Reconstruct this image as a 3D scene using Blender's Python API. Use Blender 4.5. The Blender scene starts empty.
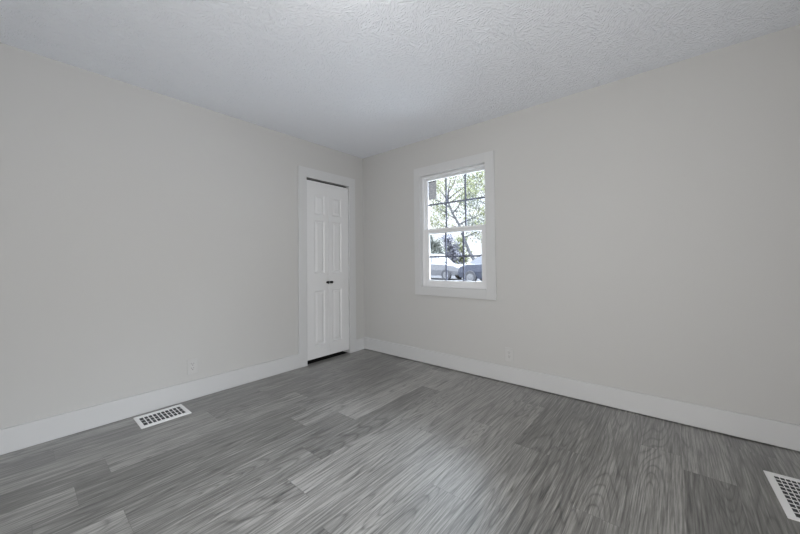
import bpy, bmesh, math, random
from mathutils import Vector, Matrix
random.seed(7)
S = bpy.context.scene
COL = S.collection

# ------------------------------------------------------------------ camera, sky, exposure
CAM = Vector((3.0467, -2.8897, 1.1051)); YAW, PITCH, ROLL = -0.70049, 0.02266, -0.01097
fw = Vector((math.sin(YAW)*math.cos(PITCH), math.cos(YAW)*math.cos(PITCH), math.sin(PITCH)))
rt = Vector((math.cos(YAW), -math.sin(YAW), 0)); up = rt.cross(fw)
r2 = rt*math.cos(ROLL) + up*math.sin(ROLL); u2 = up*math.cos(ROLL) - rt*math.sin(ROLL)
cd = bpy.data.cameras.new('camera'); cam = bpy.data.objects.new('camera', cd); COL.objects.link(cam)
cd.sensor_fit = 'HORIZONTAL'; cd.sensor_width = 36.0; cd.lens = 324.894/800*36.0
cd.shift_y = -12.79/800; cd.clip_start = 0.02; cd.clip_end = 300
m = Matrix.Identity(4)
for i in range(3):
    m[i][0] = r2[i]; m[i][1] = u2[i]; m[i][2] = -fw[i]; m[i][3] = CAM[i]
cam.matrix_world = m
S.camera = cam

SKY_STRENGTH = 22.0
w = bpy.data.worlds.new('overcast_sky'); S.world = w; w.use_nodes = True
wn_ = w.node_tree; bg = wn_.nodes['Background']; bg.inputs['Strength'].default_value = SKY_STRENGTH
gtc = wn_.nodes.new('ShaderNodeTexCoord'); gsx = wn_.nodes.new('ShaderNodeSeparateXYZ'); wn_.links.new(gtc.outputs['Generated'], gsx.inputs[0])
grp = wn_.nodes.new('ShaderNodeValToRGB'); wn_.links.new(gsx.outputs['Z'], grp.inputs[0]); wn_.links.new(grp.outputs[0], bg.inputs['Color'])
ge = grp.color_ramp.elements                     # overcast: pale horizon, much brighter overhead
ge[0].position = 0.24; ge[0].color = (0.064, 0.0655, 0.068, 1); ge[1].position = 0.52; ge[1].color = (0.82, 0.90, 1.0, 1)

# daylight portal in the window opening (guides sampling of the sky only)
pl = bpy.data.lights.new('window_daylight_portal', 'AREA'); pl.shape = 'RECTANGLE'; pl.size = 0.78; pl.size_y = 1.22
pl.cycles.is_portal = True
po = bpy.data.objects.new('window_daylight_portal', pl); COL.objects.link(po)
po.location = (1.3025, 0.17, 1.435); po.rotation_euler = (-math.pi/2, 0, 0)
pl2 = bpy.data.lights.new('added_window_portal', 'AREA'); pl2.shape = 'RECTANGLE'; pl2.size = 1.2; pl2.size_y = 1.2; pl2.cycles.is_portal = True
po2 = bpy.data.objects.new('added_window_portal', pl2); COL.objects.link(po2); po2.location = (4.07, -2.6, 1.45); po2.rotation_euler = (math.pi/2, 0, math.pi/2)  # sky sampling through the added side window

# unseen fill lamp in a side window added to brighten the room
bl = bpy.data.lights.new('added_window_fill', 'AREA'); bl.shape = 'RECTANGLE'; bl.size = 1.1; bl.size_y = 1.1
bl.energy = 22.0; bl.color = (0.97, 0.985, 1.0)
bo = bpy.data.objects.new('added_window_fill', bl); COL.objects.link(bo)
bo.location = (3.935, -2.6, 1.45); bo.rotation_euler = (math.radians(94), 0, math.radians(90))
# unseen fill lamp in a doorway added behind the camera for brightness
dl = bpy.data.lights.new('added_doorway_fill', 'AREA'); dl.shape = 'RECTANGLE'; dl.size = 0.8; dl.size_y = 1.7
dl.energy = 66.0; dl.color = (1.0, 0.965, 0.92)
do = bpy.data.objects.new('added_doorway_fill', dl); COL.objects.link(do)
do.location = (3.36, -3.80, 1.05); do.rotation_euler = (math.radians(98), 0, math.radians(45))

LAMP_EMISSION = 12.5
vs = S.view_settings
vs.view_transform = 'Standard'; vs.look = 'None'; vs.gamma = 1.0; vs.exposure = -0.10; vs.use_curve_mapping = False
S.cycles.max_bounces = 16; S.cycles.diffuse_bounces = 10; S.cycles.transparent_max_bounces = 24
S.cycles.sample_clamp_indirect = 6.0

# ------------------------------------------------------------------ helpers
def box(bm, lo, hi, bev=0.0, seg=2):
    lo = Vector(lo); hi = Vector(hi)
    mt = Matrix.Translation((lo+hi)/2) @ Matrix.Diagonal((hi.x-lo.x, hi.y-lo.y, hi.z-lo.z, 1))
    r = bmesh.ops.create_cube(bm, size=1.0, matrix=mt)
    if bev > 0:
        es = list({e for v in r['verts'] for e in v.link_edges})
        bmesh.ops.bevel(bm, geom=es, offset=bev, segments=seg, profile=0.5, affect='EDGES')

def lathe(bm, prof, mt=Matrix.Identity(4), n=32):
    rings = []
    for r, z in prof:
        if r < 1e-6: rings.append([bm.verts.new(mt @ Vector((0, 0, z)))])
        else: rings.append([bm.verts.new(mt @ Vector((r*math.cos(2*math.pi*k/n), r*math.sin(2*math.pi*k/n), z))) for k in range(n)])
    for a, b in zip(rings, rings[1:]):
        for k in range(n):
            q = [a[k % len(a)], a[(k+1) % len(a)], b[(k+1) % len(b)], b[k % len(b)]]
            u = []
            for v in q:
                if v not in u: u.append(v)
            if len(u) > 2: bm.faces.new(u)

def tube(bm, pts, rad, n=7):
    rings = []
    for i, p in enumerate(pts):
        a = Vector(pts[max(0, i-1)]); b = Vector(pts[min(len(pts)-1, i+1)])
        d = (b-a).normalized(); s = d.orthogonal().normalized(); t = d.cross(s)
        rings.append([bm.verts.new(Vector(p) + (s*math.cos(2*math.pi*k/n)+t*math.sin(2*math.pi*k/n))*rad[i]) for k in range(n)])
    for a, b in zip(rings, rings[1:]):
        for k in range(n): bm.faces.new((a[k], a[(k+1) % n], b[(k+1) % n], b[k]))
    bm.faces.new(rings[0]); bm.faces.new(rings[-1])

def obj(name, bm, mat, parent=None, smooth=False):
    bmesh.ops.recalc_face_normals(bm, faces=bm.faces)
    me = bpy.data.meshes.new(name); bm.to_mesh(me); bm.free()
    if smooth:
        for p in me.polygons: p.use_smooth = True
    me.materials.append(mat)
    o = bpy.data.objects.new(name, me); COL.objects.link(o)
    if parent:
        o.parent = parent; o.matrix_parent_inverse = parent.matrix_world.inverted()
    return o

def tag(o, label=None, cat=None, group=None, kind=None):
    if label: o['label'] = label
    if cat: o['category'] = cat
    if group: o['group'] = group
    if kind: o['kind'] = kind
    return o

def empty(name, loc):
    o = bpy.data.objects.new(name, None); COL.objects.link(o)
    o.location = loc; o.matrix_world = Matrix.Translation(loc); o.empty_display_size = 0.1
    return o

def B(): return bmesh.new()

# ------------------------------------------------------------------ materials
def mat(name, col, rough=0.6, spec=0.3, bump=None, noise=None, metal=0.0):
    """bump=(scale,strength,distance) ; noise=(scale,amount) gentle colour variation of the thing itself"""
    M = bpy.data.materials.new(name); M.use_nodes = True; nt = M.node_tree; p = nt.nodes['Principled BSDF']
    p.inputs['Base Color'].default_value = (*col, 1); p.inputs['Roughness'].default_value = rough
    p.inputs['Specular IOR Level'].default_value = spec; p.inputs['Metallic'].default_value = metal
    tc = nt.nodes.new('ShaderNodeTexCoord')
    if noise:
        n = nt.nodes.new('ShaderNodeTexNoise'); n.inputs['Scale'].default_value = noise[0]; n.inputs['Detail'].default_value = 3
        nt.links.new(tc.outputs['Object'], n.inputs['Vector'])
        mx = nt.nodes.new('ShaderNodeMix'); mx.data_type = 'RGBA'
        mx.inputs[6].default_value = (*[c*(1-noise[1]) for c in col], 1); mx.inputs[7].default_value = (*[min(1, c*(1+noise[1])) for c in col], 1)
        nt.links.new(n.outputs['Fac'], mx.inputs[0]); nt.links.new(mx.outputs[2], p.inputs['Base Color'])
    if bump:
        n = nt.nodes.new('ShaderNodeTexNoise'); n.inputs['Scale'].default_value = bump[0]; n.inputs['Detail'].default_value = 4
        nt.links.new(tc.outputs['Object'], n.inputs['Vector'])
        b = nt.nodes.new('ShaderNodeBump'); b.inputs['Strength'].default_value = bump[1]; b.inputs['Distance'].default_value = bump[2]
        nt.links.new(n.outputs['Fac'], b.inputs['Height']); nt.links.new(b.outputs['Normal'], p.inputs['Normal'])
    return M

M_wall = mat('wall_paint', (0.50, 0.499, 0.492), 0.75, 0.2, bump=(90, 0.12, 0.002), noise=(1.2, 0.012))
M_trim = mat('white_trim_paint', (0.55, 0.556, 0.563), 0.42, 0.4, noise=(3, 0.008))
M_door = mat('white_door_paint', (0.65, 0.655, 0.665), 0.40, 0.4, noise=(3, 0.008))
M_vinyl = mat('white_vinyl', (0.72, 0.73, 0.745), 0.38, 0.4, noise=(4, 0.008))
M_grille = mat('grille_backlit_shade', (0.11, 0.115, 0.16), 0.5, 0.3, noise=(20, 0.02))  # white bars given a slate colour for their backlit shade
M_black = mat('black_knob_metal', (0.006, 0.006, 0.007), 0.5, 0.25, noise=(30, 0.1))
M_dark = mat('dark_void', (0.012, 0.012, 0.013), 0.9, 0.1, noise=(30, 0.1))
M_regw = mat('white_enamel_metal', (0.80, 0.80, 0.80), 0.35, 0.5, noise=(10, 0.01))
M_duct = mat('duct_shade_and_track', (0.03, 0.034, 0.038), 0.55, 0.4, noise=(14, 0.2))  # near-black for the shade inside the ducts; also the door track
M_plate = mat('outlet_plastic', (0.52, 0.52, 0.515), 0.35, 0.45, noise=(15, 0.01))
M_slot = mat('outlet_slot', (0.05, 0.05, 0.05), 0.7, 0.2, noise=(15, 0.1))
M_screw = mat('screw_metal', (0.55, 0.55, 0.55), 0.4, 0.5, noise=(15, 0.05))
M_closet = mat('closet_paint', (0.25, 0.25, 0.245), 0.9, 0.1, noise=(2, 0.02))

def ceiling_mat():
    M = bpy.data.materials.new('stomped_ceiling'); M.use_nodes = True; nt = M.node_tree; p = nt.nodes['Principled BSDF']
    L = nt.links.new
    p.inputs['Base Color'].default_value = (0.83, 0.855, 0.905, 1); p.inputs['Roughness'].default_value = 0.8
    p.inputs['Specular IOR Level'].default_value = 0.15
    tc = nt.nodes.new('ShaderNodeTexCoord')
    # radial brush strokes of a stomped finish: stretched noise whose direction changes cell by cell
    wn = nt.nodes.new('ShaderNodeTexNoise'); wn.inputs['Scale'].default_value = 5; wn.inputs['Detail'].default_value = 2
    L(tc.outputs['Object'], wn.inputs['Vector'])
    mxv = nt.nodes.new('ShaderNodeMix'); mxv.data_type = 'VECTOR'; mxv.inputs[0].default_value = 0.05
    L(tc.outputs['Object'], mxv.inputs[4]); L(wn.outputs['Color'], mxv.inputs[5])
    v = nt.nodes.new('ShaderNodeTexVoronoi'); v.inputs['Scale'].default_value = 14; v.feature = 'F1'
    L(mxv.outputs[1], v.inputs['Vector'])
    rot = nt.nodes.new('ShaderNodeVectorRotate'); rot.rotation_type = 'Z_AXIS'
    sx = nt.nodes.new('ShaderNodeSeparateColor'); L(v.outputs['Color'], sx.inputs[0])
    ml = nt.nodes.new('ShaderNodeMath'); ml.operation = 'MULTIPLY'; ml.inputs[1].default_value = 6.283
    L(sx.outputs[0], ml.inputs[0]); L(ml.outputs[0], rot.inputs['Angle']); L(mxv.outputs[1], rot.inputs['Vector'])
    mp = nt.nodes.new('ShaderNodeMapping'); mp.inputs['Scale'].default_value = (36, 100, 40); L(rot.outputs[0], mp.inputs['Vector'])
    n1 = nt.nodes.new('ShaderNodeTexNoise'); n1.inputs['Scale'].default_value = 1.0; n1.inputs['Detail'].default_value = 2
    L(mp.outputs[0], n1.inputs['Vector'])
    cr = nt.nodes.new('ShaderNodeValToRGB'); cr.color_ramp.elements[0].position = 0.45; cr.color_ramp.elements[1].position = 0.66
    L(n1.outputs['Fac'], cr.inputs[0])
    b = nt.nodes.new('ShaderNodeBump'); b.inputs['Strength'].default_value = 0.70; b.inputs['Distance'].default_value = 0.005
    L(cr.outputs[0], b.inputs['Height']); L(b.outputs[0], p.inputs['Normal'])
    return M
M_ceil = ceiling_mat()

def floor_mat():
    M = bpy.data.materials.new('grey_vinyl_planks'); M.use_nodes = True; nt = M.node_tree; p = nt.nodes['Principled BSDF']
    N = nt.nodes.new; L = nt.links.new
    def math_(op, a, b=None, clamp=False):
        n = N('ShaderNodeMath'); n.operation = op; n.use_clamp = clamp
        for i, x in enumerate((a, b)):
            if x is None: continue
            if isinstance(x, (int, float)): n.inputs[i].default_value = x
            else: L(x, n.inputs[i])
        return n.outputs[0]
    uv = N('ShaderNodeUVMap'); uv.uv_map = 'plank_uv'
    at = N('ShaderNodeAttribute'); at.attribute_name = 'plank_id'
    sc = N('ShaderNodeSeparateColor'); L(at.outputs['Color'], sc.inputs[0])   # r = tone, g,b = grain offset
    su = N('ShaderNodeSeparateXYZ'); L(uv.outputs[0], su.inputs[0])           # x = along width (m), y = along length (m)
    off = N('ShaderNodeCombineXYZ')
    L(math_('MULTIPLY', sc.outputs[1], 37.0), off.inputs[0]); L(math_('MULTIPLY', sc.outputs[2], 53.0), off.inputs[1]); L(math_('MULTIPLY', sc.outputs[1], 11.0), off.inputs[2])
    va = N('ShaderNodeVectorMath'); va.operation = 'ADD'; L(uv.outputs[0], va.inputs[0]); L(off.outputs[0], va.inputs[1])
    def noise(scale, detail=4, rough=0.55, dist=0.0):
        mp = N('ShaderNodeMapping'); mp.inputs['Scale'].default_value = scale; L(va.outputs[0], mp.inputs['Vector'])
        n = N('ShaderNodeTexNoise'); n.inputs['Scale'].default_value = 1; n.inputs['Detail'].default_value = detail
        n.inputs['Roughness'].default_value = rough; n.inputs['Distortion'].default_value = dist
        L(mp.outputs[0], n.inputs['Vector']); return n.outputs['Fac']
    fine = noise((120, 3.6, 1), 4, 0.72)          # fine fibres
    mid = noise((42, 1.1, 1), 4, 0.66, 0.3)       # darker streaks
    big = noise((9, 1.1, 1), 2, 0.5)             # broad patches
    # cathedral figure: contour lines of a smooth stretched field
    field = noise((6.0, 0.6, 1), 1, 0.4, 0.15)
    ring = math_('FRACT', math_('MULTIPLY', field, 26.0))
    ring = math_('ABSOLUTE', math_('SUBTRACT', ring, 0.5))
    ring = math_('MULTIPLY', ring, 2.0)
    # sparse dark pores / light fibres as hard thin lines
    por = noise((150, 4.5, 1), 2, 0.6)
    pr = N('ShaderNodeValToRGB'); pr.color_ramp.elements[0].position = 0.30; pr.color_ramp.elements[0].color = (0, 0, 0, 1); pr.color_ramp.elements[1].position = 0.42; pr.color_ramp.elements[1].color = (1, 1, 1, 1); L(por, pr.inputs[0])
    rl = math_('POWER', ring, 4.0)
    # combine into a grain value
    g = math_('ADD', math_('MULTIPLY', math_('SUBTRACT', fine, 0.5), 2.5), math_('MULTIPLY', math_('SUBTRACT', mid, 0.5), 0.8))
    g = math_('ADD', g, math_('MULTIPLY', math_('SUBTRACT', 0.22, rl), 0.40))
    g = math_('ADD', g, math_('MULTIPLY', math_('SUBTRACT', big, 0.5), 0.5))
    g = math_('ADD', g, math_('MULTIPLY', math_('SUBTRACT', pr.outputs[0], 0.85), 0.45))
    tone = math_('ADD', math_('MULTIPLY', math_('SUBTRACT', sc.outputs[0], 0.5), 0.60), 0.5)
    f = math_('ADD', tone, math_('MULTIPLY', g, 0.76), True)
    cr = N('ShaderNodeValToRGB'); e = cr.color_ramp.elements
    e[0].position = 0.0; e[0].color = (0.030, 0.0296, 0.0283, 1); e[1].position = 1.0; e[1].color = (0.35, 0.342, 0.324, 1)
    k = e.new(0.5); k.color = (0.137, 0.134, 0.1255, 1)
    L(f, cr.inputs[0])
    # seams: distance to plank edges
    ex = math_('MINIMUM', su.outputs[0], math_('SUBTRACT', 0.194, su.outputs[0]))
    at2 = N('ShaderNodeAttribute'); at2.attribute_name = 'plank_len'
    ey = math_('MINIMUM', su.outputs[1], math_('SUBTRACT', at2.outputs['Fac'], su.outputs[1]))
    d = math_('MINIMUM', ex, ey)
    seam = math_('MULTIPLY', math_('LESS_THAN', d, 0.0011), 0.45)
    mx = N('ShaderNodeMix'); mx.data_type = 'RGBA'; L(seam, mx.inputs[0]); L(cr.outputs[0], mx.inputs[6]); mx.inputs[7].default_value = (0.03, 0.03, 0.03, 1)
    L(mx.outputs[2], p.inputs['Base Color'])
    L(math_('ADD', math_('MULTIPLY', fine, 0.14), 0.33), p.inputs['Roughness'])
    p.inputs['Specular IOR Level'].default_value = 0.85; p.inputs['Coat Weight'].default_value = 1.0; p.inputs['Coat Roughness'].default_value = 0.48
    b = N('ShaderNodeBump'); b.inputs['Strength'].default_value = 0.18; b.inputs['Distance'].default_value = 0.0012
    L(fine, b.inputs['Height']); L(b.outputs[0], p.inputs['Normal'])
    return M
M_floor = floor_mat()

def glass_mat(name, tint=(0.97, 0.985, 0.99), refl=0.05):
    M = bpy.data.materials.new(name); M.use_nodes = True; nt = M.node_tree
    for n in list(nt.nodes): nt.nodes.remove(n)
    o = nt.nodes.new('ShaderNodeOutputMaterial'); t = nt.nodes.new('ShaderNodeBsdfTransparent'); g = nt.nodes.new('ShaderNodeBsdfGlossy')
    t.inputs[0].default_value = (*tint, 1); g.inputs['Roughness'].default_value = 0.02
    f = nt.nodes.new('ShaderNodeFresnel'); f.inputs[0].default_value = 1.45
    x = nt.nodes.new('ShaderNodeMixShader'); nt.links.new(f.outputs[0], x.inputs[0]); nt.links.new(t.outputs[0], x.inputs[1]); nt.links.new(g.outputs[0], x.inputs[2])
    nt.links.new(x.outputs[0], o.inputs[0]); return M
M_glass = glass_mat('window_glass')

# ------------------------------------------------------------------ room shell
H = 2.44; XR = 3.95; YF = -3.75; T = 0.115
DY0, DY1, DZ = -0.858, -0.250, 2.035           # closet opening in the left wall
WX0, WX1, WZ0, WZ1 = 0.915, 1.690, 0.826, 2.044  # window opening in the back wall

# floor: every plank one face carrying a tone (some lightened for sheen) and grain seed
PW, PL, X0 = 0.194, 1.22, 0.151
JOINT = {0: -2.730, 1: -1.95, 2: -2.548, 3: -2.687, 4: -1.611, 5: -2.562, 6: -1.767, 7: -1.982, 8: -1.155, 9: -2.05, 10: -1.543,
         11: -0.93, 12: -2.03, 13: -1.27, 14: -0.475, 15: -0.622, 16: -1.4, 17: -0.9}
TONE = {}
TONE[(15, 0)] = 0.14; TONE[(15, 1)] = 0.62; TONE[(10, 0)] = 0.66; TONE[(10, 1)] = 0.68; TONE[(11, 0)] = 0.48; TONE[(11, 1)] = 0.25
TONE[(8, 0)] = 0.70; TONE[(9, 0)] = 0.22; TONE[(9, 1)] = 0.74; TONE[(3, 0)] = 0.72; TONE[(3, 1)] = 0.36; TONE[(0, 0)] = 0.24; TONE[(0, 1)] = 0.40  # one plank of the tenth row raised to carry window sheen
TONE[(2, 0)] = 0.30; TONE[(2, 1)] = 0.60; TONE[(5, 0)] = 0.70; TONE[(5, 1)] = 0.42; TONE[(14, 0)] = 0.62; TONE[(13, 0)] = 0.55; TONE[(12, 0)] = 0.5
TONE[(4, 1)] = .6; TONE[(4, 2)] = .7; TONE[(5, 2)] = .9; TONE[(6, 2)] = .84; TONE[(7, 2)] = .7; TONE[(7, 1)] = .75; TONE[(8, 1)] = .7; TONE[(9, 2)] = .6; TONE[(3, 2)] = .4; TONE[(2, 2)] = .35; TONE[(1, 2)] = .3  # planks in front of the window lightened to stand in for its sheen
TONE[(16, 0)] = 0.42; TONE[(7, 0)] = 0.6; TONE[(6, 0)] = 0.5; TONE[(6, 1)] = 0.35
bm = B(); uvl = bm.loops.layers.uv.new('plank_uv'); cl = bm.loops.layers.float_color.new('plank_id'); ll = bm.loops.layers.float.new('plank_len')
XA, XB, YA, YB = -0.022, XR, YF, 0.0
for r in range(-5, 20):
    x0 = X0 + r*PW; x1 = x0 + PW
    j = JOINT.get(r, random.uniform(-2.4, -1.2))
    for k in range(-3, 4):
        # k >= 1 lies beyond the joint (towards the window), k <= 0 in front of it
        ya = j + (k-1)*PL; yb = ya + PL
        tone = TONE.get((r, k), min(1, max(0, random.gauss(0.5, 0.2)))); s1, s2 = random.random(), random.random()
        cx0, cx1, cy0, cy1 = max(x0, XA), min(x1, XB), max(ya, YA), min(yb, YB)
        if cx1 - cx0 < 1e-4 or cy1 - cy0 < 1e-4: continue
        vs_ = [bm.verts.new((x, y, 0)) for x, y in ((cx0, cy0), (cx1, cy0), (cx1, cy1), (cx0, cy1))]
        f = bm.faces.new(vs_)
        for lp in f.loops:
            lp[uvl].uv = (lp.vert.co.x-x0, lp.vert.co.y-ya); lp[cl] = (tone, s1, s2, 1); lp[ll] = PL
bmesh.ops.remove_doubles(bm, verts=bm.verts, dist=1e-5)
fl = obj('floor', bm, M_floor); tag(fl, 'grey wood grain vinyl plank floor running towards the window wall', 'floor', kind='structure')

bm = B(); box(bm, (-0.9, YF, -0.1), (-0.022, 0, -0.002)); tag(obj('floor_closet', bm, mat('closet_floor_shade', (0.02, 0.02, 0.02), 0.9, 0.1, noise=(6, 0.1))), 'closet floor blackened for the shade under the doors', 'floor', kind='structure')  # near-black colour paints the shade seen under the closet doors
bm = B(); box(bm, (-0.9, YF-0.1, H), (XR+0.1, 0.16, H+0.1))
tag(obj('ceiling', bm, M_ceil), 'white ceiling with stomped brush texture', 'ceiling', kind='structure')

bm = B()
box(bm, (-T, YF, 0), (0, DY0, H)); box(bm, (-T, DY1, 0), (0, 0, H)); box(bm, (-T, DY0, DZ), (0, DY1, H))
bmesh.ops.remove_doubles(bm, verts=bm.verts, dist=1e-5)
tag(obj('wall_left', bm, M_wall), 'light greige wall with the white closet doors', 'wall', kind='structure')
bm = B()
box(bm, (-0.9, 0, -0.15), (WX0, 0.16, H)); box(bm, (WX1, 0, -0.15), (XR+0.1, 0.16, H)); box(bm, (WX0, 0, -0.15), (WX1, 0.16, WZ0)); box(bm, (WX0, 0, WZ1), (WX1, 0.16, H))
bmesh.ops.remove_doubles(bm, verts=bm.verts, dist=1e-5)
tag(obj('wall_back', bm, M_wall), 'light greige wall with the window', 'wall', kind='structure')
FY0, FY1, FZ0, FZ1 = -3.20, -2.00, 0.85, 2.05   # unseen side window added for more light (right wall)
GX0, GX1, GZT = 2.95, 3.77, 2.04                 # unseen doorway added to hold a fill lamp (front wall)
bm = B(); box(bm, (XR, YF, 0), (XR+0.1, FY0, H)); box(bm, (XR, FY1, 0), (XR+0.1, 0, H)); box(bm, (XR, FY0, 0), (XR+0.1, FY1, FZ0)); box(bm, (XR, FY0, FZ1), (XR+0.1, FY1, H))
tag(obj('wall_right', bm, M_wall), 'light greige wall right of the camera', 'wall', kind='structure')
bm = B(); box(bm, (-0.9, YF-0.1, 0), (GX0, YF, H)); box(bm, (GX1, YF-0.1, 0), (XR+0.1, YF, H)); box(bm, (GX0, YF-0.1, GZT), (GX1, YF, H))
tag(obj('wall_front', bm, M_wall), 'light greige wall with the added doorway behind the camera', 'wall', kind='structure')
bm = B(); box(bm, (2.4, YF-1.5, 0), (2.5, YF-0.1, H)); box(bm, (XR, YF-1.5, 0), (XR+0.1, YF-0.1, H)); box(bm, (2.4, YF-1.6, 0), (XR+0.1, YF-1.5, H)); box(bm, (2.4, YF-1.6, H), (XR+0.1, YF-0.1, H+.1)); box(bm, (2.4, YF-1.6, -.1), (XR+.1, YF, -.004))
tag(obj('wall_hall', bm, M_wall), 'light walls of the hall beyond the added doorway', 'wall', kind='structure')
bm = B(); box(bm, (GX0-.09, YF, 0), (GX0, YF+.018, GZT+.09), .0015); box(bm, (GX1, YF, 0), (GX1+.09, YF+.018, GZT+.09), .0015); box(bm, (GX0, YF, GZT), (GX1, YF+.018, GZT+.09), .0015)
tag(obj('trim_3', bm, M_trim), 'flat white casing boards around the added doorway behind the camera', 'door casing', kind='structure')
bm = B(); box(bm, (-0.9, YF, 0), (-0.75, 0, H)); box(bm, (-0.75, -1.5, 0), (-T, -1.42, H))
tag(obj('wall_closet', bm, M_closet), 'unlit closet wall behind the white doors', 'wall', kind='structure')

# baseboards
BH, BT = 0.147, 0.018
bm = B(); box(bm, (0, YF, 0.0), (BT, -0.955, BH), 0.004, 3); tag(obj('baseboard_left', bm, M_trim), 'flat white baseboard along the left wall', 'baseboard', kind='structure')
bm = B(); box(bm, (0, -0.155, 0.0), (BT, -BT, BH), 0.004, 3); tag(obj('baseboard_corner', bm, M_trim), 'short white baseboard between closet casing and corner', 'baseboard', kind='structure')
bm = B(); box(bm, (0, -BT, 0.006), (XR, 0, BH+0.004), 0.004, 3); tag(obj('baseboard_back', bm, M_trim), 'flat white baseboard under the window wall', 'baseboard', kind='structure')
bm = B(); box(bm, (XR-BT, YF, 0.0), (XR, -BT, BH), 0.0015); tag(obj('baseboard_right', bm, M_trim), 'flat white baseboard along the right wall', 'baseboard', kind='structure')
bm = B(); box(bm, (BT, YF, 0.0), (GX0-.09, YF+BT, BH), 0.0015); tag(obj('baseboard_front', bm, M_trim), 'flat white baseboard behind the camera', 'baseboard', kind='structure')

# closet casing (flat boards) with jambs
CT = 0.018
bm = B()
box(bm, (0, -0.956, 0), (CT, DY0+0.004, 2.14), 0.0015); box(bm, (0, DY1-0.002, 0), (CT, -0.154, 2.14), 0.0015); box(bm, (0, DY0+0.004, DZ), (CT, DY1-0.002, 2.14), 0.0015)
box(bm, (-T, DY0-0.0, 0), (0, DY0+0.004, DZ)); box(bm, (-T, DY1-0.002, 0), (0, DY1, DZ))
tag(obj('trim_1', bm, M_trim), 'flat white casing boards around the closet doors', 'door casing', kind='structure')

# ------------------------------------------------------------------ closet doors: two narrow moulded leaves
ZP = [(0.188, 0.790), (0.985, 1.578), (1.645, 1.868)]
def door_leaf(y0, y1, py0, py1, name, label, knob_y):
    zb, zt, xf, xb = 0.045, 2.012, -0.004, -0.038
    root = empty(name, (-0.02, (y0+y1)/2, zb)); tag(root, label, 'door', kind='structure')
    bm = B()
    ys = [y0, py0, py1, y1]; zs = [zb] + [z for p in ZP for z in p] + [zt]
    def V(y, z, x): return bm.verts.new((x, y, z))
    def ring(a, xa, b, xb_):
        (ay0, ay1, az0, az1), (by0, by1, bz0, bz1) = a, b
        A = [V(ay0, az0, xa), V(ay1, az0, xa), V(ay1, az1, xa), V(ay0, az1, xa)]
        Bq = [V(by0, bz0, xb_), V(by1, bz0, xb_), V(by1, bz1, xb_), V(by0, bz1, xb_)]
        for k in range(4): bm.faces.new((A[k], A[(k+1) % 4], Bq[(k+1) % 4], Bq[k]))
    for i in range(3):
        for k in range(len(zs)-1):
            r = (ys[i], ys[i+1], zs[k], zs[k+1])
            if i == 1 and k % 2 == 1:
                def ins(d): return (r[0]+d, r[1]-d, r[2]+d, r[3]-d)
                ring(r, xf, ins(.010), xf-.009); ring(ins(.010), xf-.009, ins(.020), xf-.0085); ring(ins(.020), xf-.0085, ins(.038), xf-.001)
                a = ins(.038); bm.faces.new([V(a[0], a[2], xf-.001), V(a[1], a[2], xf-.001), V(a[1], a[3], xf-.001), V(a[0], a[3], xf-.001)])
            else:
                bm.faces.new([V(r[0], r[2], xf), V(r[1], r[2], xf), V(r[1], r[3], xf), V(r[0], r[3], xf)])
    # sides and back
    Fv = [(y0, zb), (y1, zb), (y1, zt), (y0, zt)]
    for k in range(4):
        a, b = Fv[k], Fv[(k+1) % 4]
        bm.faces.new([V(a[0], a[1], xf), V(b[0], b[1], xf), V(b[0], b[1], xb), V(a[0], a[1], xb)])
    bm.faces.new([V(y, z, xb) for y, z in Fv])
    bmesh.ops.remove_doubles(bm, verts=bm.verts, dist=1e-5)
    obj('door_panel', bm, M_door, root)
    bm = B(); mt = Matrix.Translation((xf, knob_y, 0.876)) @ Matrix.Rotation(math.pi/2, 4, 'Y')
    lathe(bm, [(0, 0), (.013, 0), (.013, .003), (.0065, .006), (.0055, .013), (.010, .017), (.0145, .022), (.0155, .027), (.013, .032), (.007, .0345), (0, .035)], mt, 24)
    k = obj('door_knob', bm, M_black, root, smooth=True); tag(k, 'small round black knob')
    return root
door_leaf(-0.852, -0.5548, -0.744, -0.606, 'door_1', 'left white moulded closet door leaf with black knob', -0.575)
door_leaf(-0.5518, -0.2555, -0.499, -0.363, 'door_2', 'right white moulded closet door leaf beside the room corner', -0.524)
bm = B(); box(bm, (-0.075, DY0+0.006, DZ-0.012), (-0.045, DY1-0.004, DZ), 0.001)
tag(obj('trim_2', bm, M_duct), 'dark metal track above the closet doors', 'door track', kind='structure')

# ------------------------------------------------------------------ window
win = empty('window_1', ((WX0+WX1)/2, 0.0, WZ0)); tag(win, 'white double hung window with grille bars and flat casing', 'window', kind='structure')
bm = B(); c = -0.018
box(bm, (0.838, c, 0.738), (WX0+0.003, 0, 2.135), 0.0015); box(bm, (WX1-0.003, c, 0.738), (1.781, 0, 2.135), 0.0015)
box(bm, (WX0+0.003, c, WZ1-0.003), (WX1-0.003, 0, 2.135), 0.0015); box(bm, (WX0+0.003, c, 0.738), (WX1-0.003, 0, WZ0+0.003), 0.0015)
obj('window_casing', bm, M_trim, win)
def rect_frame(bm, x0, x1, z0, z1, y0, y1, l, r, b, t, bev=0.001):
    box(bm, (x0, y0, z0), (x0+l, y1, z1), bev); box(bm, (x1-r, y0, z0), (x1, y1, z1), bev)
    box(bm, (x0+l, y0, z0), (x1-r, y1, z0+b), bev); box(bm, (x0+l, y0, z1-t), (x1-r, y1, z1), bev)
bm = B(); rect_frame(bm, WX0, WX1, WZ0, WZ1, 0.0, 0.16, 0.004, 0.004, 0.004, 0.004, 0); obj('window_jamb', bm, M_trim, win)
a, b_ = WX0+0.004, WX1-0.004; z0, z1 = WZ0+0.004, WZ1-0.004
bm = B(); rect_frame(bm, a, b_, z0, z1, 0.030, 0.125, 0.018, 0.018, 0.022, 0.018)
rect_frame(bm, a+.018, b_-.018, z0+.022, z1-.018, 0.071, 0.078, 0.006, 0.006, 0.004, 0.006, 0.0005)
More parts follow.
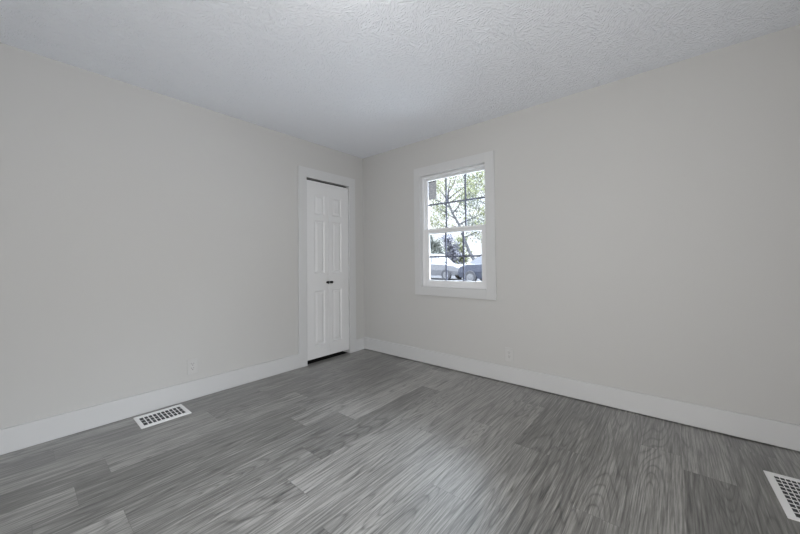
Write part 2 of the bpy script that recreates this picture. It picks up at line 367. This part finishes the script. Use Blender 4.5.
obj('window_frame', bm, M_vinyl, win)
def grille(bm, x0, x1, z0, z1, y):
    for k in (1, 2):
        x = x0+(x1-x0)*k/3; box(bm, (x-.0085, y-.004, z0), (x+.0085, y+.004, z1), .001)
    z = (z0+z1)/2; box(bm, (x0, y-.0042, z-.0085), (x1, y+.0042, z+.0085), .001)
# upper sash
bm = B(); rect_frame(bm, a+.018, b_-.018, 1.402, z1-.018, 0.079, 0.106, 0.018, 0.018, 0.060, 0.020); us = obj('upper_sash', bm, M_vinyl, win)
bm = B(); box(bm, (.952, .089, 1.458), (1.654, .093, 2.004)); obj('glass_pane', bm, M_glass, us)
bm = B(); grille(bm, .955, 1.650, 1.462, 2.000, .098); tag(obj('grille_bars', bm, M_grille, us), 'thin white grille bars coloured slate grey for their backlit shade')
# lower sash
bm = B(); rect_frame(bm, a+.018, b_-.018, z0+.022, 1.457, 0.040, 0.070, 0.052, 0.052, 0.048, 0.022); box(bm, (a+.060, 0.056, 1.405), (b_-.060, 0.070, 1.440)); ls = obj('lower_sash', bm, M_vinyl, win)
bm = B(); box(bm, (.986, .053, .895), (1.619, .057, 1.410)); obj('glass_pane', bm, M_glass, ls)
bm = B(); grille(bm, .989, 1.616, .899, 1.407, .062); tag(obj('grille_bars', bm, M_grille, ls), 'thin white grille bars coloured slate grey for their backlit shade')
bm = B(); box(bm, (1.270, .046, 1.457), (1.335, .066, 1.464), .002); box(bm, (1.295, .048, 1.464), (1.330, .058, 1.472), .003); obj('sash_lock', bm, M_vinyl, ls)
# paper energy label stuck on the upper pane
def sticker_mat():
    M = mat('label_paper', (0.62, 0.63, 0.65), 0.6, 0.2); nt = M.node_tree; p = nt.nodes['Principled BSDF']; L = nt.links.new
    tc = nt.nodes.new('ShaderNodeTexCoord'); s = nt.nodes.new('ShaderNodeSeparateXYZ'); L(tc.outputs['Generated'], s.inputs[0])
    wv = nt.nodes.new('ShaderNodeTexNoise'); mp = nt.nodes.new('ShaderNodeMapping'); mp.inputs['Scale'].default_value = (3, 1, 16)
    L(tc.outputs['Generated'], mp.inputs[0]); L(mp.outputs[0], wv.inputs['Vector']); wv.inputs['Scale'].default_value = 1.3
    gt = nt.nodes.new('ShaderNodeMath'); gt.operation = 'GREATER_THAN'; gt.inputs[1].default_value = 0.955; L(s.outputs[2], gt.inputs[0])
    cr = nt.nodes.new('ShaderNodeValToRGB'); cr.color_ramp.elements[0].position = .45; cr.color_ramp.elements[1].position = .6
    cr.color_ramp.elements[0].color = (.42, .44, .50, 1); cr.color_ramp.elements[1].color = (.62, .63, .66, 1); L(wv.outputs[0], cr.inputs[0])
    mx = nt.nodes.new('ShaderNodeMix'); mx.data_type = 'RGBA'; L(gt.outputs[0], mx.inputs[0]); L(cr.outputs[0], mx.inputs[6]); mx.inputs[7].default_value = (.02, .02, .03, 1)
    L(mx.outputs[2], p.inputs['Base Color']); return M
bm = B(); box(bm, (.962, .0882, 1.790), (1.068, .0889, 1.992)); tag(obj('paper_label', bm, sticker_mat(), us), 'grey paper label with a dark top edge')

win2 = empty('added_window', (XR, (FY0+FY1)/2, FZ0)); tag(win2, 'unseen white window added in the right wall to brighten the room', 'window', kind='structure')
def side_frame(bm, y0, y1, z0, z1, x0, x1, w):
    box(bm, (x0, y0, z0), (x1, y0+w, z1), .001); box(bm, (x0, y1-w, z0), (x1, y1, z1), .001); box(bm, (x0, y0+w, z0), (x1, y1-w, z0+w), .001); box(bm, (x0, y0+w, z1-w), (x1, y1-w, z1), .001)
bm = B(); side_frame(bm, FY0-.09, FY1+.09, FZ0-.09, FZ1+.09, XR-.018, XR, .09); obj('window_casing', bm, M_trim, win2)
bm = B(); side_frame(bm, FY0, FY1, FZ0, FZ1, XR+.03, XR+.09, .045); box(bm, (XR+.03, FY0+.045, 1.40), (XR+.08, FY1-.045, 1.45), .001); obj('window_frame', bm, M_vinyl, win2)
bm = B(); box(bm, (XR+.055, FY0+.04, FZ0+.04), (XR+.059, FY1-.04, FZ1-.04)); obj('glass_pane', bm, M_glass, win2)

# ------------------------------------------------------------------ outlets
def outlet(mt, label):
    """built in local space: plate in XZ, facing -Y"""
    root = bpy.data.objects.new('electrical_outlet', None); COL.objects.link(root); root.matrix_world = mt; root.empty_display_size = .05
    tag(root, label, 'outlet')
    def part(name, bm, mtl, par):
        o = obj(name, bm, mtl); o.parent = par; return o
    bm = B(); box(bm, (-.0375, -.0065, -.061), (.0375, 0, .061), .003, 3); pl_ = part('cover_plate', bm, M_plate, root)
    bm = B(); box(bm, (-.0175, -.0085, -.034), (.0175, -.004, .034), .0012); rc = part('receptacle', bm, M_plate, root)
    for s in (-1, 1):
        bm = B(); zc = s*.018
        box(bm, (-.0085, -.0091, zc-.001), (-.0060, -.0084, zc+.009)); box(bm, (.0060, -.0091, zc+.0005), (.0085, -.0084, zc+.009))
        lathe(bm, [(0, 0), (.003, 0), (.003, .0007), (0, .0007)], Matrix.Translation((0, -.0084, zc-.008)) @ Matrix.Rotation(math.pi/2, 4, 'X'), 12)
        o = obj('socket_slots', bm, M_slot); o.parent = rc; tag(o, 'dark contact slots')
        bm = B(); lathe(bm, [(0, 0), (.003, 0), (.0025, .001), (0, .0012)], Matrix.Translation((0, -.0063, s*.048)) @ Matrix.Rotation(math.pi/2, 4, 'X'), 12)
        o = obj('screw', bm, M_screw); o.parent = pl_
    return root
outlet(Matrix.Translation((0, -1.939, .265)) @ Matrix.Rotation(math.pi/2, 4, 'Z'), 'white electrical outlet on the left wall above the floor vent')
outlet(Matrix.Translation((1.890, 0, .256)), 'white electrical outlet low on the window wall, right of the window')

# ------------------------------------------------------------------ floor registers
def register(x0, x1, y0, y1, mx, my, nbars, nlong, label, long_z, bw, lw):
    root = empty('floor_vent', ((x0+x1)/2, (y0+y1)/2, 0)); tag(root, label, 'floor vent')
    gx0, gx1, gy0, gy1 = x0+mx, x1-mx, y0+my, y1-my; zt = .006
    bm = B()
    def bev_strip(a, b):
        box(bm, (a[0], a[1], 0.0005), (b[0], b[1], zt), .0018)
    bev_strip((x0, y0), (gx0, y1)); bev_strip((gx1, y0), (x1, y1)); bev_strip((gx0, y0), (gx1, gy0)); bev_strip((gx0, gy1), (gx1, y1))
    obj('vent_frame', bm, M_regw, root)
    bm = B(); box(bm, (gx0, gy0, .0006), (gx1, gy1, .0014)); tag(obj('duct_shade_plate', bm, M_duct, root), 'dark plate under the bars for the shade in the duct')  # dark plate lying on the floor paints the depth of the duct
    for k in range(1, nbars):
        y = gy0+(gy1-gy0)*k/nbars
        bm = B(); box(bm, (gx0, y-bw/2, .0042), (gx1, y+bw/2, .0056), .0004); obj('cross_bar', bm, M_regw, root)
    for k in range(1, nlong):
        x = gx0+(gx1-gx0)*k/nlong
        bm = B(); box(bm, (x-lw, gy0, long_z-.0012), (x+lw, gy1, long_z), .0003); obj('long_bar', bm, M_regw, root)
    return root
register(.057, .292, -2.331, -2.034, .037, .024, 10, 3, 'white metal floor vent by the left wall baseboard', .0040, .0068, .0020)
rv = register(3.374, 3.621, -.770, -.380, .030, .026, 10, 10, 'white metal floor vent at the right edge of the floor', .0042, .0060, .0018)
rv.rotation_euler = (0, 0, .0385); rv.location.x += .0075; rv.location.y += .005     # not quite square to the wall

# ------------------------------------------------------------------ ceiling light (flush dome just above the picture)
def ceiling_light(x, y):
    root = empty('ceiling_light', (x, y, H)); tag(root, 'round flush ceiling light with frosted dome', 'ceiling light')
    mt = Matrix.Translation((x, y, H)) @ Matrix.Rotation(math.pi, 4, 'X')
    bm = B(); lathe(bm, [(0, 0), (.150, 0), (.150, .014), (.138, .018), (0, .018)], mt, 48); obj('light_base', bm, M_regw, root, True)
    E = bpy.data.materials.new('lit_frosted_glass'); E.use_nodes = True; p = E.node_tree.nodes['Principled BSDF']
    p.inputs['Base Color'].default_value = (.9, .9, .9, 1); p.inputs['Emission Color'].default_value = (1, .965, .92, 1); p.inputs['Emission Strength'].default_value = LAMP_EMISSION
    bm = B(); lathe(bm, [(.137, .018), (.137, .028), (.130, .045), (.108, .064), (.075, .078), (.038, .086), (0, .088)], mt, 48); obj('glass_dome', bm, E, root, True)
ceiling_light(1.93, -2.00)

# ------------------------------------------------------------------ outside
GZ = -0.15
M_ground = mat('pale_asphalt', (0.042, 0.042, 0.047), 0.9, 0.2, noise=(2.5, 0.15))
bm = B(); box(bm, (-60, -30, GZ-.2), (40, 60, GZ)); tag(obj('ground', bm, M_ground), 'pale street surface outside the window', 'street', kind='structure')

M_bounce = mat('bounce_slab_pale', (0.58, 0.58, 0.57), 0.9, 0.2, noise=(4, 0.06))  # pale unseen slab added as a reflector for the ceiling
bm = B(); box(bm, (-7, 0.16, GZ), (9, 4.0, GZ+.02)); tag(obj('bounce_slab', bm, M_bounce), 'unseen pale slab added outside the window to bounce light onto the ceiling', 'bounce_slab', kind='structure')
M_leaf = [mat('leaf_yellow_green', (0.175, 0.185, 0.105), 0.6, 0.3, noise=(9, 0.25)), mat('leaf_grey_green', (0.165, 0.178, 0.162), 0.6, 0.3, noise=(9, 0.25)), mat('leaf_mauve', (0.16, 0.16, 0.19), 0.6, 0.3, noise=(9, 0.25))]
M_bark = mat('grey_bark', (0.05, 0.05, 0.056), 0.9, 0.2, bump=(30, 0.5, 0.02), noise=(12, 0.25))

for M_ in M_leaf:                                  # light passes through a leaf
    nt_ = M_.node_tree; pr_ = nt_.nodes['Principled BSDF']; tr_ = nt_.nodes.new('ShaderNodeBsdfTranslucent'); mx_ = nt_.nodes.new('ShaderNodeMixShader'); mx_.inputs[0].default_value = 0.4
    nt_.links.new(pr_.inputs['Base Color'].links[0].from_socket, tr_.inputs[0]); nt_.links.new(pr_.outputs[0], mx_.inputs[1]); nt_.links.new(tr_.outputs[0], mx_.inputs[2]); nt_.links.new(mx_.outputs[0], nt_.nodes['Material Output'].inputs[0])
def leaves(bm, centres, n, spread, size):
    for _ in range(n):
        cpt = random.choice(centres)
        p = Vector(cpt) + Vector((random.gauss(0, spread), random.gauss(0, spread), random.gauss(0, spread*.8)))
        s = size*random.uniform(.6, 1.3)
        q = Matrix.Rotation(random.uniform(0, 6.28), 3, 'Z') @ Matrix.Rotation(random.gauss(0, .7), 3, 'X')
        pts = [(0, -s, 0), (.45*s, -.2*s, .12*s), (.3*s, .5*s, .1*s), (0, s, -.05*s), (-.3*s, .5*s, .1*s), (-.45*s, -.2*s, .12*s)]
        bm.faces.new([bm.verts.new(p + q @ Vector(t)) for t in pts])

def tree(base, top, trunk_r, branches, leaf, nleaf, spread, size, label, cat='tree', name='tree', group=None):
    base, top = Vector(base), Vector(top)
    root = empty(name, base); tag(root, label, cat, group)
    bm = B(); N = 7; pts = []
    for i in range(N):
        t = i/(N-1); pts.append(base.lerp(top, t) + Vector((random.gauss(0, .04), random.gauss(0, .04), 0))*(t > 0))
    tube(bm, pts, [trunk_r*(1-.6*i/(N-1)) for i in range(N)], 8)
    tips = []
    for t, d, ln in branches:
        s = base.lerp(top, t); d = Vector(d).normalized(); ps = [s]
        for i in range(1, 5): ps.append(s + d*ln*i/4 + Vector((random.gauss(0, .06), random.gauss(0, .06), .05*i*i*.15))*ln*.4)
        tube(bm, ps, [trunk_r*.38*(1-.2*i) for i in range(5)], 6)
        tips += ps[2:]
        for _ in range(2):
            s2 = ps[random.randint(2, 4)]; d2 = (d + Vector((random.gauss(0, .6), random.gauss(0, .6), random.gauss(0, .5)))).normalized()
            e2 = s2 + d2*ln*.45; tube(bm, [s2, (s2+e2)/2+Vector((0, 0, .04)), e2], [trunk_r*.14, trunk_r*.1, trunk_r*.04], 5); tips += [(s2+e2)/2, e2]
    obj('trunk', bm, M_bark, root)
    bm = B(); leaves(bm, tips, nleaf, spread, size); obj('foliage', bm, leaf, root)
    return root

def W(px, py, Y):   # a point seen at this spot of the view, on the plane y = Y
    d = fw + r2*((px-400)/324.894) - u2*((py-254.21)/324.894)
    return CAM + d*((Y-CAM.y)/d.y)

# big leaning tree whose crown fills the upper panes
b0 = W(482, 270, 19.0); b0.z = GZ; t0 = W(447, 200, 19.0)
tree(b0, t0, .15, [(.50, (1, .2, .35), 2.2), (.58, (-1, -.2, .3), 2.4), (.66, (1, .6, .5), 2.6), (.74, (-1, .4, .5), 2.6), (.82, (1, -.5, .6), 2.6), (.9, (-.9, -.4, .6), 2.4), (.95, (1, .1, .5), 3.2), (1, (.1, .2, 1), 2.6), (1, (1, .1, .6), 3.2), (1, (-.7, .2, .8), 2.6), (.97, (.5, -.2, 1), 3.0)],
     M_leaf[0], 3400, .42, .12, 'leaning street tree with yellow green leaves beyond the window')
b1 = W(503, 262, 32); b1.z = GZ; t1 = W(494, 195, 32)
tree(b1, t1, .2, [(.40, (-1, 0, .25), 3.6), (.5, (-1, .2, .4), 4.4), (.6, (-1, -.2, .4), 4.8), (.7, (-1, .2, .5), 5.0), (.8, (-1, .1, .6), 5.2), (.9, (-.9, 0, .8), 5.4), (1, (-.3, 0, 1), 5.0), (1, (-.9, .2, .9), 6.0), (.9, (1, 0, .5), 3)],
     M_leaf[1], 3800, .65, .17, 'grey leaved tree at the right side of the window view')
# shrubs behind the parked cars
for px, Y, hgt, lf, lab in [(432, 22.8, 3.3, 1, 'grey green shrub behind the pale parked car, in the left panes'), (446, 25.0, 3.6, 2, 'mauve grey shrub behind the pale parked car, in the middle panes'), (458, 28.4, 3.6, 0, 'yellow green shrub behind the front of the pale parked car')]:
    p = W(px, 262, Y); p.z = GZ
    br = [(random.uniform(.15, .95), (math.cos(a)*1.0, math.sin(a)*.5, random.uniform(.1, .9)), random.uniform(.5, .9)) for a in [i*.9 for i in range(9)]]
    tree(p, p+Vector((0.1, 0, hgt)), .07, br, M_leaf[lf], 2400, .30, .15, lab, 'shrub', 'shrub')

# parked cars
def car(origin, flip, secs, paint, label, name, wheel_x, wr):
    """secs: (x, z_bottom, z_belt, z_roof, half width, half roof width)"""
    root = empty(name, origin); tag(root, label, 'car')
    O = Vector(origin)
    def P(x, y, z): return O + Vector((-x if flip else x, y, z))
    bm = B(); rings = []
    for x, zb, zm, zr, wb, wt in secs:
        mid = (zb+zm)/2
        ring = [(-wb*.93, zb), (-wb, mid), (-wb*.97, zm), (-wt, zr-.03), (-wt*.8, zr), (wt*.8, zr), (wt, zr-.03), (wb*.97, zm), (wb, mid), (wb*.93, zb)]
        rings.append([bm.verts.new(P(x, y, z)) for y, z in ring])
    for a, b in zip(rings, rings[1:]):
        for k in range(10): bm.faces.new((a[k], a[(k+1) % 10], b[(k+1) % 10], b[k]))
    bm.faces.new(rings[0]); bm.faces.new(rings[-1])
    obj('body', bm, paint, root)
    bm = B()                                            # side glass, windscreen
    gl = [s for s in secs if s[3]-s[2] > .3]
    for sgn in (-1, 1):
        for a, b in zip(gl, gl[1:]):
            x0_, x1_ = a[0]+.06, b[0]-.06
            def pt(s, x, u): return P(x, sgn*(s[4]*.97*(1-u)+s[5]*u+.012), s[2]*(1-u)+(s[3]-.03)*u)
            q = [pt(a, x0_, .1), pt(b, x1_, .1), pt(b, x1_, .88), pt(a, x0_, .88)]
            v = [bm.verts.new(t) for t in q] + [bm.verts.new(t+Vector((0, sgn*.012, 0))) for t in q]
            for f in ((0, 1, 2, 3), (4, 5, 6, 7), (0, 1, 5, 4), (1, 2, 6, 5), (2, 3, 7, 6), (3, 0, 4, 7)): bm.faces.new([v[i] for i in f])
    i1 = secs.index(gl[-1]); a, b = secs[i1], secs[i1+1]
    q = []
    for (s, o_, u) in ((b, 1, .1), (a, 1, .9)):
        for sg in (-1, 1):
            u_ = u
            x = b[0]*(1-u_)+a[0]*u_; z = b[3]*(1-u_)+a[3]*u_; wdt = (b[5]*(1-u_)+a[5]*u_)*.78
            q.append(P(x+.02, sg*wdt, z+.015))
    v = [bm.verts.new(q[0]), bm.verts.new(q[1]), bm.verts.new(q[3]), bm.verts.new(q[2])]
    v += [bm.verts.new(t.co+Vector((0, 0, .012))) for t in v]
    for f in ((0, 1, 2, 3), (4, 5, 6, 7), (0, 1, 5, 4), (1, 2, 6, 5), (2, 3, 7, 6), (3, 0, 4, 7)): bm.faces.new([v[i] for i in f])
    obj('windows', bm, M_carglass, root)
    for x in wheel_x:
        for sg in (-1, 1):
            wid = secs[len(secs)//2][4]
            mt = Matrix.Translation(P(x, sg*(wid-.09), wr)) @ Matrix.Rotation(-sg*math.pi/2, 4, 'X')
            bm = B(); lathe(bm, [(wr*.55, -.1), (wr*.96, -.1), (wr, -.06), (wr, .08), (wr*.95, .115), (wr*.62, .115), (wr*.6, .10), (wr*.55, -.1)], mt, 24); t = obj('wheel', bm, M_tyre, root)
            bm = B(); lathe(bm, [(0, .11), (wr*.2, .115), (wr*.55, .10), (wr*.6, .108), (wr*.6, .06), (0, .06)], mt, 20); obj('hubcap', bm, M_hub, t)
    xf = secs[-1][0]
    for sg in (-1, 1):
        bm = B(); c_ = P(xf-.02, sg*secs[-1][4]*.72, (secs[-1][1]+secs[-1][2])/2+.12); box(bm, c_-Vector((.05, .16, .07)), c_+Vector((.05, .16, .07)), .02); obj('headlight', bm, M_hub, root)
    return root
M_carglass = mat('car_glass', (0.016, 0.018, 0.022), 0.15, 0.6, noise=(3, 0.05))
M_tyre = mat('tyre_rubber', (0.035, 0.035, 0.04), 0.8, 0.2, noise=(10, 0.1))
M_hub = mat('silver_plastic', (0.08, 0.08, 0.085), 0.3, 0.6, noise=(5, 0.03))
M_white = mat('pale_car_paint', (0.085, 0.085, 0.092), 0.25, 0.5, noise=(2, 0.02))
M_blue = mat('slate_car_paint', (0.028, 0.031, 0.044), 0.25, 0.5, noise=(2, 0.04))
suv = [(-2.30, .45, .95, 1.05, .80, .70), (-2.22, .35, 1.02, 1.62, .88, .62), (-1.9, .30, 1.05, 1.76, .92, .66), (-.8, .28, 1.05, 1.80, .93, .68), (.25, .28, 1.04, 1.76, .93, .66), (1.05, .28, 1.02, 1.10, .92, .80), (1.9, .30, .92, 1.00, .88, .76), (2.25, .38, .78, .84, .78, .66)]
p = W(464, 262, 16.4)
car((p.x-2.25, 16.4, GZ), False, suv, M_white, 'pale car parked across the street, in the left panes of the window', 'parked_car', (-1.35, 1.40), .36)
van = [(-2.35, .45, .98, 1.10, .82, .72), (-2.28, .35, 1.02, 1.75, .90, .68), (-1.8, .30, 1.05, 1.90, .95, .72), (-.5, .28, 1.05, 1.95, .96, .73), (.55, .28, 1.06, 1.86, .96, .70), (1.65, .28, 1.04, 1.14, .94, .80), (2.15, .32, .92, .99, .88, .74), (2.35, .40, .76, .82, .78, .64)]
p = W(464.5, 262, 14.2)
car((p.x+2.35, 14.2, GZ), True, van, M_blue, 'slate blue van parked nearer the window, at the right panes', 'parked_van', (-1.45, 1.50), .36)
